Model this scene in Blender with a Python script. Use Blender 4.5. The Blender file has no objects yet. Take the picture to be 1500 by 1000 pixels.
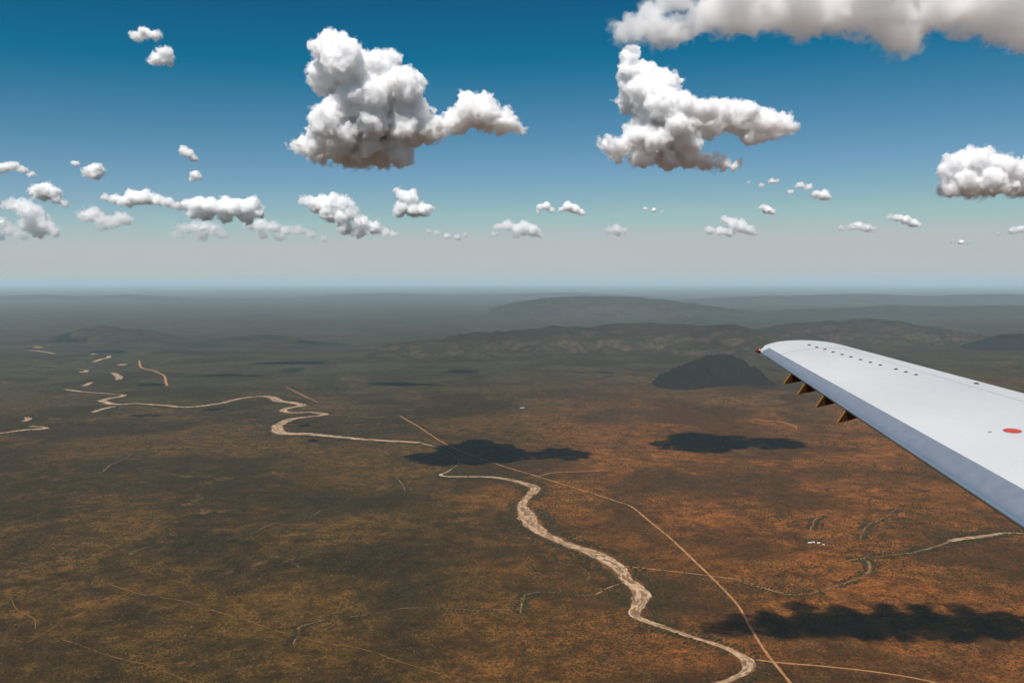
import bpy, math, random
import numpy as np
import openvdb
from mathutils import Vector

R = math.radians
scn = bpy.context.scene
col = scn.collection
random.seed(11)
RNG = np.random.default_rng(5)

# ------------------------------------------------------------------ camera, sky, sun, exposure
CAM_Z = 1000.0                      # metres above the plain
FPX = 1299.0                        # focal length in pixels of the 1500 px wide photograph
PITCH = math.atan(88.0 / FPX)       # looking slightly down
cam_data = bpy.data.cameras.new('camera')
cam_data.sensor_width = 36.0
cam_data.lens = 36.0 * FPX / 1500.0
cam_data.clip_start = 0.05
cam_data.clip_end = 900000.0
cam = bpy.data.objects.new('camera', cam_data)
cam.location = (0, 0, CAM_Z)
cam.rotation_euler = (R(90) - PITCH, 0, 0)
col.objects.link(cam)
scn.camera = cam

SUN_EL = R(58.0)
SUN_AZ = R(-157.0)                  # from +Y, clockwise: the sun stands high behind the camera, on the left
world = bpy.data.worlds.new('World')
scn.world = world
world.use_nodes = True
wn, wl = world.node_tree.nodes, world.node_tree.links
sky = wn.new('ShaderNodeTexSky')
sky.sky_type = 'NISHITA'
sky.sun_disc = False
sky.sun_elevation = SUN_EL
sky.sun_rotation = SUN_AZ
sky.altitude = 3000.0
sky.air_density = 1.0
sky.dust_density = 3.0
sky.ozone_density = 6.0
bg = wn['Background']
# the photograph's deep, contrasty print of the whole sky
grade = wn.new('ShaderNodeVectorMath'); grade.operation = 'MULTIPLY_ADD'
grade.inputs[1].default_value = (1.70, 1.22, 1.03)
grade.inputs[2].default_value = (-2.00, -1.25, -1.70)
floor_ = wn.new('ShaderNodeVectorMath'); floor_.operation = 'MAXIMUM'
floor_.inputs[1].default_value = (0.03, 0.40, 1.0)
wl.new(sky.outputs[0], grade.inputs[0])
wl.new(grade.outputs[0], floor_.inputs[0])
ceil_ = wn.new('ShaderNodeVectorMath'); ceil_.operation = 'MINIMUM'
ceil_.inputs[1].default_value = (4.75, 5.05, 5.10)
wl.new(floor_.outputs[0], ceil_.inputs[0])
wl.new(ceil_.outputs[0], bg.inputs['Color'])
bg.inputs['Strength'].default_value = 0.082

sun_data = bpy.data.lights.new('sun', 'SUN')
sun_data.energy = 5.0
sun_data.angle = R(0.53)
sun_data.color = (1.0, 0.955, 0.91)
sun = bpy.data.objects.new('sun', sun_data)
SUN_DIR = Vector((math.sin(SUN_AZ) * math.cos(SUN_EL), math.cos(SUN_AZ) * math.cos(SUN_EL), math.sin(SUN_EL)))
sun.rotation_euler = SUN_DIR.to_track_quat('Z', 'Y').to_euler()
sun.location = (0, 0, CAM_Z + 50)
col.objects.link(sun)

scn.view_settings.view_transform = 'Standard'
scn.view_settings.look = 'None'
scn.view_settings.exposure = 0.3
scn.view_settings.gamma = 1.0
scn.render.engine = 'CYCLES'
scn.cycles.max_bounces = 24
scn.cycles.diffuse_bounces = 3
scn.cycles.transparent_max_bounces = 24
scn.cycles.volume_bounces = 24
scn.cycles.use_denoising = True

# ------------------------------------------------------------------ helpers
def ray(px, py):
    u, v = (px - 750.0) / FPX, (500.0 - py) / FPX
    c, s = math.cos(PITCH), math.sin(PITCH)
    return np.array([u, c + v * s, -s + v * c])

def at_depth(px, py, Y):
    d = ray(px, py)
    return np.array([0, 0, CAM_Z]) + d * (Y / d[1])

_GR = np.array([[1,1,0],[-1,1,0],[1,-1,0],[-1,-1,0],[1,0,1],[-1,0,1],[1,0,-1],[-1,0,-1],
               [0,1,1],[0,-1,1],[0,1,-1],[0,-1,-1],[1,1,0],[-1,1,0],[0,-1,1],[0,-1,-1]], dtype=np.float32)
_PERM = np.random.default_rng(99).permutation(1024).astype(np.int32)
_PERM = np.concatenate([_PERM, _PERM])
_GX, _GY, _GZ = (np.ascontiguousarray(np.tile(_GR[:, k], 64)) for k in range(3))

def perlin(p, seed=0):
    """gradient noise, about -1..1; p is (n, 3)"""
    p = np.asarray(p)
    out = np.empty(len(p), dtype=np.float32)
    so = seed * 131 % 1024
    for a in range(0, len(p), 65536):
        q = p[a:a + 65536]
        x, y, z = (np.ascontiguousarray(q[:, k]) for k in range(3))
        fx, fy, fz = np.floor(x), np.floor(y), np.floor(z)
        ix, iy, iz = (((v.astype(np.int32) + so) & 1023) for v in (fx, fy, fz))
        x, y, z = ((v - f).astype(np.float32) for v, f in ((x, fx), (y, fy), (z, fz)))
        u, v, w = (k * k * k * (k * (k * 6 - 15) + 10) for k in (x, y, z))
        r = []
        for cx in (0, 1):
            hx = _PERM[ix + cx]; dx = x - cx
            ry = []
            for cy in (0, 1):
                hy = _PERM[(hx + iy + cy) & 1023]; dy = y - cy
                g0 = _PERM[(hy + iz) & 1023]; g1 = _PERM[(hy + iz + 1) & 1023]
                a0 = _GX[g0] * dx + _GY[g0] * dy + _GZ[g0] * z
                a1 = _GX[g1] * dx + _GY[g1] * dy + _GZ[g1] * (z - 1)
                ry.append(a0 + w * (a1 - a0))
            r.append(ry[0] + v * (ry[1] - ry[0]))
        out[a:a + 65536] = r[0] + u * (r[1] - r[0])
    return out

def noise2(x, y, scale, seed=0, octaves=1, gain=0.5):
    shp = np.shape(x)
    p = np.stack([np.ravel(x) / scale, np.ravel(y) / scale, np.full(np.size(x), 0.37)], -1)
    o, a = 0, 1.0
    for k in range(octaves):
        o = o + a * perlin(p * 2 ** k, seed + k)
        a *= gain
    return o.reshape(shp)

def terrain(x, y):
    """the rolling of the plain, in metres"""
    return 9.0 * noise2(x, y, 3100.0, 21, 3) + 2.0 * noise2(x, y, 700.0, 31, 2)

def ground_at(px, py):
    d = ray(px, py)
    z = 0.0
    for _ in range(5):
        t = (z - CAM_Z) / d[2]
        P = np.array([0, 0, CAM_Z]) + d * t
        z = float(terrain(np.array([P[0]]), np.array([P[1]]))[0])
    return P[0], P[1]

def set_smooth(me, on=True):
    me.polygons.foreach_set('use_smooth', np.full(len(me.polygons), on))

def mesh_obj(name, verts, faces, mat, parent=None, smooth=True, loc=None):
    verts = np.asarray(verts, dtype=np.float64)
    if loc is not None:
        verts = verts - np.asarray(loc)
    me = bpy.data.meshes.new(name)
    faces = np.asarray(faces) if not isinstance(faces, list) else faces
    me.from_pydata(verts.tolist() if len(verts) < 3000 else verts, [], faces if isinstance(faces, list) else faces.tolist())
    if smooth:
        set_smooth(me)
    me.materials.append(mat)
    ob = bpy.data.objects.new(name, me)
    col.objects.link(ob)
    if parent is not None:
        ob.parent = parent
    elif loc is not None:
        ob.location = loc
    return ob

def fast_mesh(name, verts, quads, mat, loc=None, smooth=True):
    """large quad meshes through foreach_set"""
    verts = np.asarray(verts, dtype=np.float32)
    quads = np.asarray(quads, dtype=np.int32)
    me = bpy.data.meshes.new(name)
    me.vertices.add(len(verts)); me.vertices.foreach_set('co', verts.ravel())
    me.loops.add(quads.size); me.loops.foreach_set('vertex_index', quads.ravel())
    me.polygons.add(len(quads))
    me.polygons.foreach_set('loop_start', np.arange(0, quads.size, quads.shape[1], dtype=np.int32))
    me.update(calc_edges=True); me.validate()
    if smooth:
        set_smooth(me)
    me.materials.append(mat)
    ob = bpy.data.objects.new(name, me)
    col.objects.link(ob)
    if loc is not None:
        ob.location = loc
    return ob

def grid_quads(nu, nv, wrap_u=False):
    i = np.arange(nu if wrap_u else nu - 1)[:, None]; j = np.arange(nv - 1)[None, :]
    a = i * nv + j; b = ((i + 1) % nu) * nv + j
    return np.stack([a, b, b + 1, a + 1], -1).reshape(-1, 4)

def tag(o, label=None, cat=None, group=None, kind=None):
    if label: o['label'] = label
    if cat: o['category'] = cat
    if group: o['group'] = group
    if kind: o['kind'] = kind
    return o

class NT:
    """small node-tree builder"""
    def __init__(self, name):
        self.m = bpy.data.materials.new(name); self.m.use_nodes = True
        self.t = self.m.node_tree; self.n = self.t.nodes
        self.bsdf = self.n['Principled BSDF']; self.out = self.n['Material Output']
    def link(self, a, b): self.t.links.new(a, b)
    def put(self, sock, v):
        if isinstance(v, bpy.types.NodeSocket): self.link(v, sock)
        else: sock.default_value = v
    def pos(self, k=0.001):
        g = self.n.new('ShaderNodeNewGeometry')
        v = self.n.new('ShaderNodeVectorMath'); v.operation = 'SCALE'; v.inputs['Scale'].default_value = k
        self.link(g.outputs['Position'], v.inputs[0]); return v.outputs[0]
    def objpos(self, k=1.0):
        g = self.n.new('ShaderNodeTexCoord')
        v = self.n.new('ShaderNodeVectorMath'); v.operation = 'SCALE'; v.inputs['Scale'].default_value = k
        self.link(g.outputs['Object'], v.inputs[0]); return v.outputs[0]
    def noise(self, vec, scale, detail=3.0, rough=0.55, dist=0.0, w=None):
        t = self.n.new('ShaderNodeTexNoise')
        if w is not None:
            t.noise_dimensions = '4D'; t.inputs['W'].default_value = w
        self.link(vec, t.inputs['Vector'])
        t.inputs['Scale'].default_value = scale; t.inputs['Detail'].default_value = detail
        t.inputs['Roughness'].default_value = rough; t.inputs['Distortion'].default_value = dist
        return t.outputs['Fac']
    def math(self, op, a, b=0.0, c=0.0, clamp=False):
        t = self.n.new('ShaderNodeMath'); t.operation = op; t.use_clamp = clamp
        self.put(t.inputs[0], a); self.put(t.inputs[1], b); self.put(t.inputs[2], c); return t.outputs[0]
    def step(self, v, lo, hi, a=0.0, b=1.0):
        t = self.n.new('ShaderNodeMapRange'); t.interpolation_type = 'SMOOTHSTEP'
        self.put(t.inputs['Value'], v)
        for k, x in (('From Min', lo), ('From Max', hi), ('To Min', a), ('To Max', b)): t.inputs[k].default_value = x
        return t.outputs[0]
    def mix(self, f, a, b, mode='MIX'):
        t = self.n.new('ShaderNodeMix'); t.data_type = 'RGBA'; t.blend_type = mode
        self.put(t.inputs[0], f)
        for s, v in ((t.inputs[6], a), (t.inputs[7], b)):
            self.put(s, v if isinstance(v, bpy.types.NodeSocket) else (*v, 1.0))
        return t.outputs[2]
    def sep(self, vec):
        t = self.n.new('ShaderNodeSeparateXYZ'); self.link(vec, t.inputs[0]); return t.outputs
    def bump(self, h, strength, dist):
        t = self.n.new('ShaderNodeBump'); t.inputs['Strength'].default_value = strength; t.inputs['Distance'].default_value = dist
        self.link(h, t.inputs['Height']); self.link(t.outputs[0], self.bsdf.inputs['Normal'])
    def base(self, c, rough=0.95, spec=0.05, metal=0.0):
        b = self.bsdf.inputs
        self.put(b['Base Color'], c if isinstance(c, bpy.types.NodeSocket) else (*c, 1.0))
        self.put(b['Roughness'], rough); b['Specular IOR Level'].default_value = spec; b['Metallic'].default_value = metal
        return self.m

# ------------------------------------------------------------------ materials of the land
def land_material(name, hill=0.0, dark=0.0):
    t = NT(name)
    p = t.pos(0.001)
    x, y, z = t.sep(p)
    big = t.noise(p, 0.33, 4, 0.55, 0.4)
    mid = t.noise(p, 1.15, 6, 0.6, 0.6)
    mid2 = t.noise(p, 2.9, 6, 0.62, 0.3, w=3.1)
    sq = t.n.new('ShaderNodeVectorMath'); sq.operation = 'MULTIPLY'; sq.inputs[1].default_value = (0.30, 1.0, 1.0)
    t.link(p, sq.inputs[0])
    streak = t.noise(sq.outputs[0], 2.6, 6, 0.6, 0.5, w=9.1)
    fine = t.noise(p, 14.0, 5, 0.65, 0.2)
    speck = t.noise(p, 75.0, 2, 0.6)
    # red earth on the right of the road, olive bush on the left and beyond
    edge = t.math('ADD', x, t.math('MULTIPLY', t.math('SUBTRACT', big, 0.5), 3.2))
    redx = t.step(edge, -0.5, 1.0)
    redy = t.step(y, 11.0, 4.8)
    red = t.math('MULTIPLY', redx, redy)
    soil = t.mix(red, (0.104, 0.052, 0.0105), (0.232, 0.078, 0.0160))
    far = t.step(y, 4.5, 10.0)
    soil = t.mix(t.math('MULTIPLY', far, t.math('SUBTRACT', 1.0, t.math('MULTIPLY', red, 0.6))), soil, (0.047, 0.043, 0.023))
    orange = t.math('MULTIPLY', t.step(mid2, 0.50, 0.70), t.math('ADD', 0.30, t.math('MULTIPLY', red, 0.30)))
    soil = t.mix(orange, soil, (0.225, 0.098, 0.022))
    scrub = t.mix(red, (0.016, 0.0115, 0.0034), (0.064, 0.0265, 0.0074))
    cover = t.step(t.math('ADD', mid, t.math('ADD', t.math('MULTIPLY', t.math('SUBTRACT', big, 0.5), 0.35), t.math('MULTIPLY', t.math('SUBTRACT', streak, 0.5), 0.38))), 0.40, 0.58)
    cover = t.math('MULTIPLY', cover, t.step(fine, 0.30, 0.62, 0.45, 1.0))
    cover = t.math('SUBTRACT', 1.0, cover)
    c = t.mix(t.math('MULTIPLY', cover, 0.88), soil, scrub)
    # dry pale grass and bare pans
    pale = t.math('MULTIPLY', t.step(t.noise(p, 0.8, 7, 0.66, 0.8, w=7.7), 0.57, 0.72), t.step(fine, 0.40, 0.62))
    c = t.mix(t.math('MULTIPLY', pale, t.math('ADD', 0.38, t.math('MULTIPLY', red, 0.3))), c, (0.26, 0.155, 0.062))
    # faint dry gullies: thin winding lines with darker bush beside them
    for sc_, w_, q_ in ((0.62, 1.3, 1.0), (1.35, 2.6, 0.7)):
        g1 = t.math('ABSOLUTE', t.math('SUBTRACT', t.noise(p, sc_, 7, 0.55, 0.3, w=w_), 0.5))
        gl = t.step(g1, 0.0045, 0.0010)
        gl = t.math('MULTIPLY', gl, t.step(t.noise(p, 1.6, 3, 0.5, 0.0, w=5.0 + w_), 0.50, 0.60))
        c = t.mix(t.math('MULTIPLY', t.step(g1, 0.026, 0.006), 0.5 * q_), c, scrub)
        c = t.mix(t.math('MULTIPLY', gl, 0.55 * q_), c, (0.20, 0.11, 0.045))
    # single bushes and grass tussocks too small or too far away to be built
    sp = t.step(speck, 0.47, 0.60)
    c = t.mix(t.math('MULTIPLY', sp, 0.62), c, (0.018, 0.015, 0.0055))
    tus = t.step(t.noise(p, 130.0, 2, 0.6, 0.0, w=4.4), 0.56, 0.68)
    c = t.mix(t.math('MULTIPLY', tus, t.math('SUBTRACT', 0.42, t.math('MULTIPLY', red, 0.12))), c, (0.25, 0.15, 0.055))
    grain = t.noise(p, 330.0, 3, 0.7, 0.0, w=2.2)
    c = t.mix(1.0, c, t.mix(t.step(grain, 0.36, 0.64), (0.42, 0.42, 0.44), (1.62, 1.60, 1.52)), 'MULTIPLY')
    c = t.mix(1.0, c, t.mix(t.step(fine, 0.25, 0.75), (0.46, 0.46, 0.46), (1.04, 1.02, 0.98)), 'MULTIPLY')
    if hill:
        g = t.n.new('ShaderNodeNewGeometry')
        nz = t.sep(g.outputs['Normal'])[2]
        rock = t.step(nz, 0.97, 0.80)
        rock = t.math('MULTIPLY', rock, t.step(fine, 0.35, 0.6))
        c = t.mix(t.math('MULTIPLY', rock, 0.6), c, (0.115, 0.072, 0.050))
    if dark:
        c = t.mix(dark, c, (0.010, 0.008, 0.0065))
    t.base(c, 0.95, 0.03)
    h = t.math('ADD', t.math('MULTIPLY', mid2, 1.0), t.math('MULTIPLY', fine, 0.22))
    t.bump(h, 0.55, 35.0)
    return t.m

MAT_LAND = land_material('savanna_ground')
MAT_HILL = land_material('hill_ground', hill=1.0, dark=0.35)
MAT_DARK = land_material('dark_hill_ground', hill=1.0, dark=1.0)  # one near-black colour over the whole of both dark hills

def ragged_edge(t, uv, p, scale, reach):
    """the sheet ends in torn tongues of sand, not in a ruled line"""
    u = t.sep(uv)[0]
    e = t.math('MINIMUM', t.math('MULTIPLY', u, 2.0), t.math('SUBTRACT', 1.0, t.math('MULTIPLY', u, 2.0)))
    e = t.math('ADD', e, t.math('MULTIPLY', t.math('SUBTRACT', t.noise(p, scale, 5, 0.7, 0.4), 0.62), reach * 3.0))
    t.link(t.step(e, -0.04, 0.05), t.bsdf.inputs['Alpha'])

def sand_material():
    t = NT('river_sand')
    p = t.pos(0.001)
    a = t.noise(p, 9.0, 6, 0.65, 1.2)
    b = t.noise(p, 30.0, 4, 0.6, 0.6)
    uv = t.n.new('ShaderNodeUVMap'); uv.uv_map = 'UVMap'
    st = t.n.new('ShaderNodeVectorMath'); st.operation = 'MULTIPLY'; st.inputs[1].default_value = (9.0, 0.9, 1.0)
    t.link(uv.outputs[0], st.inputs[0])
    braid = t.noise(st.outputs[0], 1.0, 5, 0.6, 0.9)
    c = t.mix(t.step(b, 0.35, 0.68), (0.31, 0.195, 0.112), (0.46, 0.315, 0.200))
    bars = t.math('MULTIPLY', t.step(braid, 0.44, 0.54), t.step(a, 0.35, 0.48))
    c = t.mix(t.math('MULTIPLY', bars, 0.85), c, (0.095, 0.054, 0.023))
    c = t.mix(t.math('MULTIPLY', t.step(t.noise(p, 60.0, 3, 0.6), 0.55, 0.7), 0.4), c, (0.15, 0.09, 0.042))
    t.base(c, 0.95, 0.03)
    t.bump(braid, 0.3, 4.0)
    ragged_edge(t, uv.outputs[0], p, 22.0, 0.16)
    return t.m

def track_material(name, c0, c1, gaps=1.0):
    t = NT(name)
    p = t.pos(0.001)
    a = t.noise(p, 25.0, 5, 0.65, 0.5)
    t.base(t.mix(t.step(a, 0.3, 0.7), c0, c1), 0.95, 0.03)
    uv = t.n.new('ShaderNodeUVMap'); uv.uv_map = 'UVMap'
    ragged_edge(t, uv.outputs[0], p, 40.0, 0.22)
    if gaps < 1.0:
        al = t.bsdf.inputs['Alpha'].links[0].from_socket
        t.link(t.math('MULTIPLY', al, t.step(t.noise(p, 9.0, 4, 0.6, 0.0, w=6.0), 0.38, 0.52, gaps, 1.0)), t.bsdf.inputs['Alpha'])
    return t.m

MAT_SAND = sand_material()
MAT_ROAD = track_material('gravel_road', (0.23, 0.110, 0.040), (0.34, 0.172, 0.070))
MAT_TRACK = track_material('bush_track', (0.115, 0.056, 0.017), (0.225, 0.110, 0.036), 0.6)
MAT_CREEK = track_material('creek_sand', (0.085, 0.055, 0.028), (0.22, 0.142, 0.078), 0.15)

# ------------------------------------------------------------------ ground: one sheet out to the horizon
def build_ground():
    rings = [0.0] + list(np.geomspace(250.0, 400000.0, 370))
    ang = np.concatenate([np.arange(-52, 52, 0.30), np.arange(52, 308, 4.0)])
    a = np.radians(ang)
    rr = np.array(rings[1:])
    X = np.sin(a)[:, None] * rr[None, :]; Y = np.cos(a)[:, None] * rr[None, :]
    Z = terrain(X, Y)
    v = np.stack([X, Y, Z], -1).reshape(-1, 3)
    q = grid_quads(len(a), len(rr), True)[:, ::-1]
    n = len(v)
    v = np.vstack([v, [[0, 0, float(terrain(np.array([0.0]), np.array([0.0]))[0])]]])
    inner = np.stack([np.full(len(a), n), ((np.arange(len(a)) + 1) % len(a)) * len(rr), np.arange(len(a)) * len(rr)], -1)
    me_v, me_q = v, q
    ob = fast_mesh('ground', me_v, me_q, MAT_LAND)
    tag(ob, kind='structure')
    # the disc under the aircraft closes the middle
    d = mesh_obj('ground_centre', np.vstack([v[inner[:, 2]], v[n:]]), [[len(a), (k + 1) % len(a), k][::-1] for k in range(len(a))], MAT_LAND)
    # joined into the one sheet
    me = ob.data
    import bmesh
    bm = bmesh.new(); bm.from_mesh(me); bm.from_mesh(d.data)
    bmesh.ops.remove_doubles(bm, verts=bm.verts, dist=0.01)
    bmesh.ops.recalc_face_normals(bm, faces=bm.faces)
    bm.to_mesh(me); bm.free(); set_smooth(me)
    if me.polygons[0].normal.z < 0: me.flip_normals()
    bpy.data.objects.remove(d)
build_ground()

# ------------------------------------------------------------------ hills
def hill(name, label, crest, width_front, width_back, mat, seed, rough=0.30, res=46.0, ridge=420.0, side=0.62, power=1.25):
    """crest: list of (px, py of the skyline, distance Y). A ridge whose crest runs through these points."""
    pts = np.array([at_depth(px, py, Y) for px, py, Y in crest])
    # resample the crest line
    s = np.concatenate([[0], np.cumsum(np.linalg.norm(np.diff(pts[:, :2], axis=0), axis=1))])
    m = max(8, int(s[-1] / 40))
    ss = np.linspace(0, s[-1], m)
    cx, cy, cz = (np.interp(ss, s, pts[:, k]) for k in range(3))
    x0, x1 = cx.min() - 900, cx.max() + 900
    y0, y1 = cy.min() - width_front * 1.5, cy.max() + width_back * 1.4
    nx, ny = int((x1 - x0) / res) + 2, int((y1 - y0) / res) + 2
    nx, ny = min(nx, 260), min(ny, 160)
    X, Y = np.meshgrid(np.linspace(x0, x1, nx), np.linspace(y0, y1, ny), indexing='ij')
    H = np.full(X.shape, -1e9)
    wob = 0.28 * noise2(X, Y, 900.0, seed + 5, 3)
    for k in range(m):
        dx, dy = X - cx[k], Y - cy[k]
        w = np.where(dy < 0, width_front, width_back)
        dist = np.hypot(dx / (side * width_front), dy / w) * (1 + wob)
        prof = cz[k] * (1.0 - np.clip(dist, 0, 1.6) ** power)
        H = np.maximum(H, prof)
    rid = 1 - np.abs(noise2(X, Y, ridge, seed, 1)) * 2.0
    rid2 = 1 - np.abs(noise2(X, Y, ridge * 0.42, seed + 2, 1)) * 2.0
    fade = np.clip(H / max(cz.max(), 1), 0, 1)
    top = np.clip(1.25 - fade, 0.25, 1)
    H = H + cz.max() * rough * top * np.clip(H / 60, 0, 1) * ((rid - 0.7) * 0.75 + (rid2 - 0.7) * 0.35)
    H = H + 5.0 * noise2(X, Y, 120.0, seed + 9, 2) * np.clip(H / 40, 0, 1)
    Z = np.where(H > 0, H, H * 0.35) + terrain(X, Y)
    Z = np.maximum(Z, terrain(X, Y) - 18.0)
    v = np.stack([X, Y, Z], -1).reshape(-1, 3)
    q = grid_quads(nx, ny)
    keep = (H.reshape(-1)[q] > -40).any(axis=1)
    q = q[keep]
    used = np.unique(q); mp = np.zeros(len(v), int); mp[used] = np.arange(len(used))
    loc = np.array([cx.mean(), cy.mean(), 0.0])
    ob = fast_mesh(name, v[used] - loc, mp[q], mat, loc=loc)
    tag(ob, label, None, None, 'structure')
    return ob

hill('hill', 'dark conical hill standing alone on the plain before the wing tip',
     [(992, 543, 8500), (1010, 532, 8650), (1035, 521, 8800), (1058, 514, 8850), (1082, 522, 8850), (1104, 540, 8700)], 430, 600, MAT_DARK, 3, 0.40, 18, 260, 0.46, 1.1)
hill('hill', 'long low brown ridge in the middle distance',
     [(625, 500, 12300), (690, 488, 12700), (760, 483, 13000), (815, 477, 13200), (870, 479, 13300), (905, 473, 13400), (965, 472, 13400), (1020, 476, 13200),
      (1075, 473, 13000), (1105, 488, 12600)], 1500, 1100, MAT_HILL, 13, 0.30)
hill('hill', 'brown range of hills behind the wing on the right',
     [(1120, 483, 14600), (1170, 473, 15200), (1225, 469, 15500), (1270, 465, 15600), (1300, 467, 15500), (1345, 477, 15200), (1395, 487, 14800)], 1700, 1300, MAT_HILL, 23, 0.32)
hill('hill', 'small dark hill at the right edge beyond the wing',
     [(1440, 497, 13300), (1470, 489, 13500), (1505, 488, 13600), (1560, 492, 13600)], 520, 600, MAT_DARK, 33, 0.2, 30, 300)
hill('hill', 'pale blue table-topped hill far away below the horizon',
     [(760, 442, 27000), (800, 436, 27500), (860, 433, 28000), (930, 435, 28000), (985, 440, 27500), (1050, 450, 26500), (1085, 458, 26000)], 2400, 2600, MAT_HILL, 43, 0.22, 90, 900)
hill('hill', 'pale blue far range above the wing at the right',
     [(1130, 462, 26000), (1190, 452, 27000), (1260, 450, 27500), (1310, 446, 28000), (1390, 449, 28000), (1460, 447, 28000), (1540, 449, 28000)], 2400, 2600, MAT_HILL, 53, 0.25, 90, 900)
hill('hill', 'very faint far range along the left horizon',
     [(-120, 440, 46000), (-20, 434, 47000), (60, 431, 48000), (120, 434, 48000), (190, 431, 48000), (260, 436, 47000), (330, 438, 46000)], 3500, 3500, MAT_HILL, 83, 0.25, 150, 1500)
hill('hill', 'very faint far range along the centre horizon',
     [(420, 438, 52000), (500, 431, 53000), (580, 429, 54000), (660, 432, 54000), (740, 430, 54000), (840, 428, 54000), (930, 433, 53000)], 4000, 4000, MAT_HILL, 93, 0.25, 170, 1700)
hill('hill', 'very faint far range along the right horizon',
     [(1000, 440, 42000), (1090, 434, 43000), (1180, 432, 44000), (1270, 430, 44000), (1360, 433, 44000), (1450, 430, 44000), (1560, 433, 44000)], 3500, 3500, MAT_HILL, 103, 0.25, 150, 1500)
hill('hill', 'low double-topped hill at the left beyond the winding riverbed',
     [(95, 493, 15000), (125, 480, 15300), (150, 476, 15400), (180, 481, 15300), (205, 482, 15200), (222, 492, 15000)], 900, 900, MAT_HILL, 63, 0.25, 40, 500)
hill('hill', 'low rounded hill left of the middle distance',
     [(330, 498, 14300), (365, 490, 14600), (395, 489, 14600), (425, 496, 14300), (450, 505, 13900)], 1000, 900, MAT_HILL, 73, 0.25, 40, 500)

# ------------------------------------------------------------------ riverbeds, roads, tracks
MASKS = []      # (x, y, half width) samples that stay free of bushes
def smooth_line(pts, step):
    """Catmull-Rom through (x, y, w) points, sampled about every step metres"""
    P = np.array(pts, dtype=float)
    P = np.vstack([2 * P[0] - P[1], P, 2 * P[-1] - P[-2]])
    out = []
    for k in range(1, len(P) - 2):
        n = max(2, int(np.hypot(*(P[k + 1] - P[k])[:2]) / step))
        for t in np.linspace(0, 1, n, endpoint=False):
            a, b, c, d = P[k - 1], P[k], P[k + 1], P[k + 2]
            out.append(0.5 * (2 * b + (c - a) * t + (2 * a - 5 * b + 4 * c - d) * t * t + (3 * b - a - 3 * c + d) * t ** 3))
    out.append(P[-2])
    return np.array(out)

def strip(name, pix, mat, lift, label=None, ragged=0.0, step=14.0, seed=1, across=6, wander=0.0):
    """a sheet along pixel points (px, py, width in metres) laid on the plain"""
    pts = []
    for px, py, w in pix:
        gx, gy = ground_at(px, py)
        pts.append((gx, gy, w))
    L = smooth_line(pts, step)
    s = np.concatenate([[0], np.cumsum(np.hypot(*np.diff(L[:, :2], axis=0).T))])
    T = np.gradient(L[:, :2], axis=0); T /= np.linalg.norm(T, axis=1)[:, None] + 1e-9
    N = np.stack([-T[:, 1], T[:, 0]], -1)
    if wander:
        L[:, :2] += N * (wander * noise2(s, s * 0 + seed, 160.0, seed + 40, 3))[:, None]
    half = np.maximum(L[:, 2], 0.6) * 0.5
    l = half * (1 + ragged * (1.1 * noise2(s, s * 0, 130.0, seed, 3) + 0.5 * noise2(s, s * 0, 38.0, seed + 7, 2)))
    r = half * (1 + ragged * (1.1 * noise2(s, s * 0 + 9, 130.0, seed + 3, 3) + 0.5 * noise2(s, s * 0, 38.0, seed + 11, 2)))
    f = np.linspace(0, 1, across + 1)
    off = -r[:, None] + (l + r)[:, None] * f[None, :]
    X = L[:, 0:1] + N[:, 0:1] * off; Y = L[:, 1:2] + N[:, 1:2] * off
    Z = terrain(X, Y) + lift
    v = np.stack([X, Y, Z], -1).reshape(-1, 3)
    q = grid_quads(len(L), across + 1)[:, ::-1]
    loc = np.array([L[:, 0].mean(), L[:, 1].mean(), 0.0])
    ob = fast_mesh(name, v - loc, q, mat, loc=loc)
    me = ob.data
    if sum(pl.normal.z for pl in me.polygons[:20]) < 0: me.flip_normals()
    uv = me.uv_layers.new(name='UVMap')
    uvs = np.stack([np.repeat(f[None, :], len(L), 0) * 0.5, np.repeat(s[:, None] / 60.0, across + 1, 1)], -1).reshape(-1, 2)
    li = np.zeros(len(me.loops), dtype=np.int32); me.loops.foreach_get('vertex_index', li)
    uv.data.foreach_set('uv', uvs[li].astype(np.float32).ravel())
    tag(ob, label, None, None, 'structure')
    MASKS.append(np.stack([L[:, 0], L[:, 1], half * 1.02 + 1], -1))
    return L, half

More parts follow.
